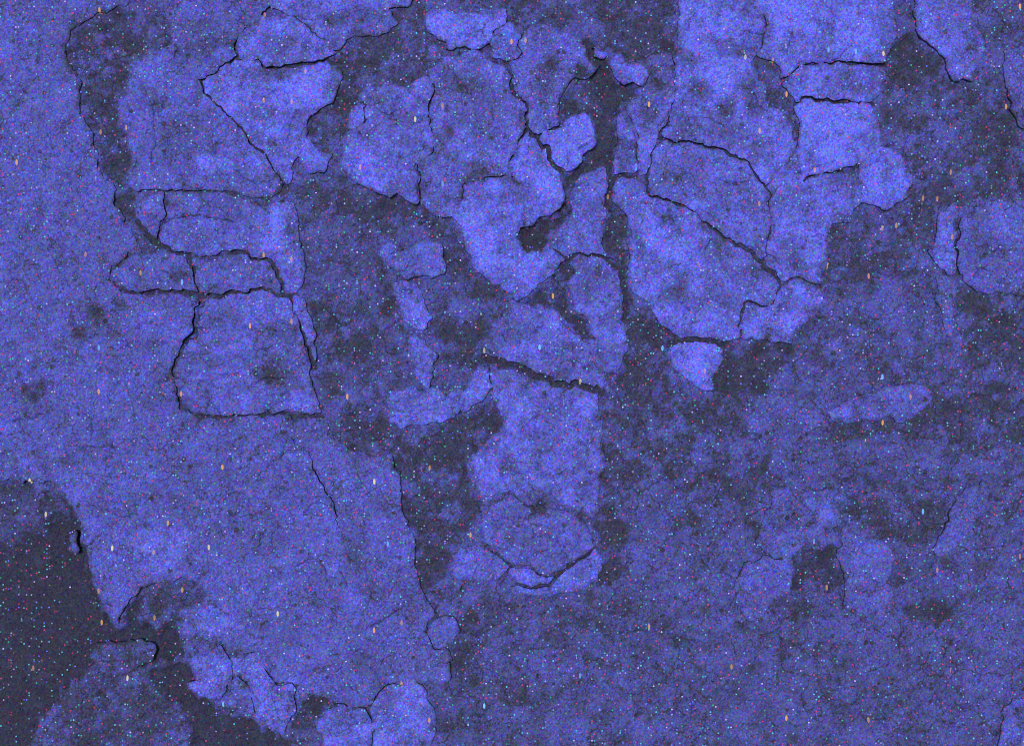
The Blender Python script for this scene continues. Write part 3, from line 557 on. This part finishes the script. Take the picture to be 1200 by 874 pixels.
    def place(xx, yy, zz): return np.stack([wx(np.asarray(xx)) - ox, wy(np.asarray(yy)) - oy, np.asarray(zz) / 1000 + .019], 1)
    o = bpy.data.objects.new(name, None); o.location = (ox, oy, -.019); o.empty_display_size = .03
    o['label'] = label; o['category'] = cat; o['group'] = group
    COL.objects.link(o)
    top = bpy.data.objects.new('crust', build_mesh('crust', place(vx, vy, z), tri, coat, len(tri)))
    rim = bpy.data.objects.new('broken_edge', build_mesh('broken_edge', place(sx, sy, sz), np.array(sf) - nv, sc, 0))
    for q_ in (top, rim): q_.parent = o; COL.objects.link(q_)
    # thin paler patches of crust left on the plate, each a part of its own
    for cx0, cy0, rx, ry, dv in BLOBS:
        if -.18 < dv < .1 or not inside(np.array([float(cx0)]), np.array([float(cy0)]), poly)[0]: continue
        th = np.linspace(0, 2 * math.pi, int(2 * math.pi * max(rx, ry) / 2.2), endpoint=False)
        rr = 1.0 + .55 * vnoise(np.cos(th) * 1.3 + cx0, np.sin(th) * 1.3 + cy0, 101) + .35 * vnoise(np.cos(th) * 4 + cx0, np.sin(th) * 4 + cy0, 102)
        q = np.stack(warp(cx0 + rx * rr * np.cos(th), cy0 + ry * rr * np.sin(th)), 1)
        for _ in range(14):
            bad = ~inside(q[:, 0], q[:, 1], poly) | (dist_pts(q[:, 0], q[:, 1], poly) < 3.5)
            if not bad.any(): break
            q[bad] += (np.array([cx0, cy0]) - q[bad]) * .12
        q = smooth(q, 1)
        gx_, gy_ = np.meshgrid(np.arange(q[:, 0].min(), q[:, 0].max(), 3.2), np.arange(q[:, 1].min(), q[:, 1].max(), 3.0))
        gx_, gy_ = gx_.ravel(), gy_.ravel(); gx_ = gx_ + 1.2 * vnoise(gx_ * 3, gy_ * 3, 95); gy_ = gy_ + 1.2 * vnoise(gx_ * 3, gy_ * 3, 96)
        k = inside(gx_, gy_, q); gx_, gy_ = gx_[k], gy_[k]
        k = dist_pts(gx_, gy_, q) > 1.6; gx_, gy_ = gx_[k], gy_[k]
        ax_, ay_ = np.concatenate([q[:, 0], gx_]), np.concatenate([q[:, 1], gy_]); n_ = len(q)
        rs = delaunay_2d_cdt([Vector((a, b)) for a, b in zip(ax_, ay_)], [(k, (k + 1) % n_) for k in range(n_)], [], 0, 1e-4, True)
        ux = np.array([v[0] for v in rs[0]]); uy = np.array([v[1] for v in rs[0]]); tt = np.array(rs[2], dtype=np.int64)
        tt = tt[inside(ux[tt].mean(1), uy[tt].mean(1), q)]
        a2 = (ux[tt[:, 1]] - ux[tt[:, 0]]) * (uy[tt[:, 2]] - uy[tt[:, 0]]) - (ux[tt[:, 2]] - ux[tt[:, 0]]) * (uy[tt[:, 1]] - uy[tt[:, 0]])
        tt = tt[np.abs(a2) > 1e-5]; a2 = a2[np.abs(a2) > 1e-5]
        if len(tt) < 8: continue
        tt = np.where((a2 > 0)[:, None], tt[:, ::-1], tt)
        us = np.unique(tt); mp_ = -np.ones(len(ux), int); mp_[us] = np.arange(len(us)); ux, uy, tt = ux[us], uy[us], mp_[tt]
        dq = dist_pts(ux, uy, q); dp = dist_pts(ux, uy, poly)
        uz = surf(ux, uy, dp) - .9 + (1.7 if dv > 0 else 1.25) * sstep(dq, 0, 4.5)
        uc = sample(COAT, ux, uy) + (.13 if dv > 0 else -.10) * sstep(dq, -1, 7)
        VV = np.stack([wx(ux) - ox, wy(uy) - oy, uz / 1000 + .019], 1)
        pn = 'pale_patch' if dv > 0 else 'dark_pit'
        po = bpy.data.objects.new(pn, build_mesh(pn, VV, tt, uc, len(tt)))
        po.parent = o; COL.objects.link(po)
    return o
for i, pl in enumerate(PLATES): make_plate(i, pl, OUT[i])

# ------------------------------------------------------------------ loose grit lying in the hollows: nobody could count it
rg = np.random.default_rng(5)
base_v = np.array([(1, 0, 0), (-1, 0, 0), (0, 1, 0), (0, -1, 0), (0, 0, 1), (0, 0, -1)], float)
base_f = np.array([(0, 2, 4), (2, 1, 4), (1, 3, 4), (3, 0, 4), (2, 0, 5), (1, 2, 5), (3, 1, 5), (0, 3, 5)])
qx, qy = rg.uniform(-60, 1260, 26000), rg.uniform(-60, 934, 26000)
low = sample(BED, qx, qy); cov = sample(COVER, qx, qy)
k = (cov < .05) & (rg.uniform(0, 1, 26000) < np.where(low < -7, .55, .16)); qx, qy, low = qx[k], qy[k], low[k]
rad = .5 + 1.0 * rg.random(len(qx)) ** 3 + .9 * (rg.random(len(qx)) > .97)
VV, FF, CC = [], [], []
for j in range(len(qx)):
    v = base_v * rad[j] * (1 + .35 * rg.uniform(-1, 1, (6, 1))) * np.array([1, 1, .75]); a = rg.uniform(0, 6.28); ca, sa = math.cos(a), math.sin(a)
    VV.append(np.stack([wx(qx[j] + v[:, 0] * ca - v[:, 1] * sa), wy(qy[j] + v[:, 0] * sa + v[:, 1] * ca), (low[j] + rad[j] * .35 + v[:, 2]) / 1000], 1))
    FF.append(base_f + 6 * j); CC.append(np.full(6, sample(COAT, qx[j:j + 1], qy[j:j + 1])[0] + rg.uniform(-.1, .22)))
grit = bpy.data.objects.new('grit', build_mesh('grit', np.vstack(VV), np.vstack(FF), np.concatenate(CC), 0))
grit['kind'] = 'stuff'; grit['label'] = 'fine loose grit scattered over the dark rock in the hollows'; grit['category'] = 'grit'
COL.objects.link(grit)
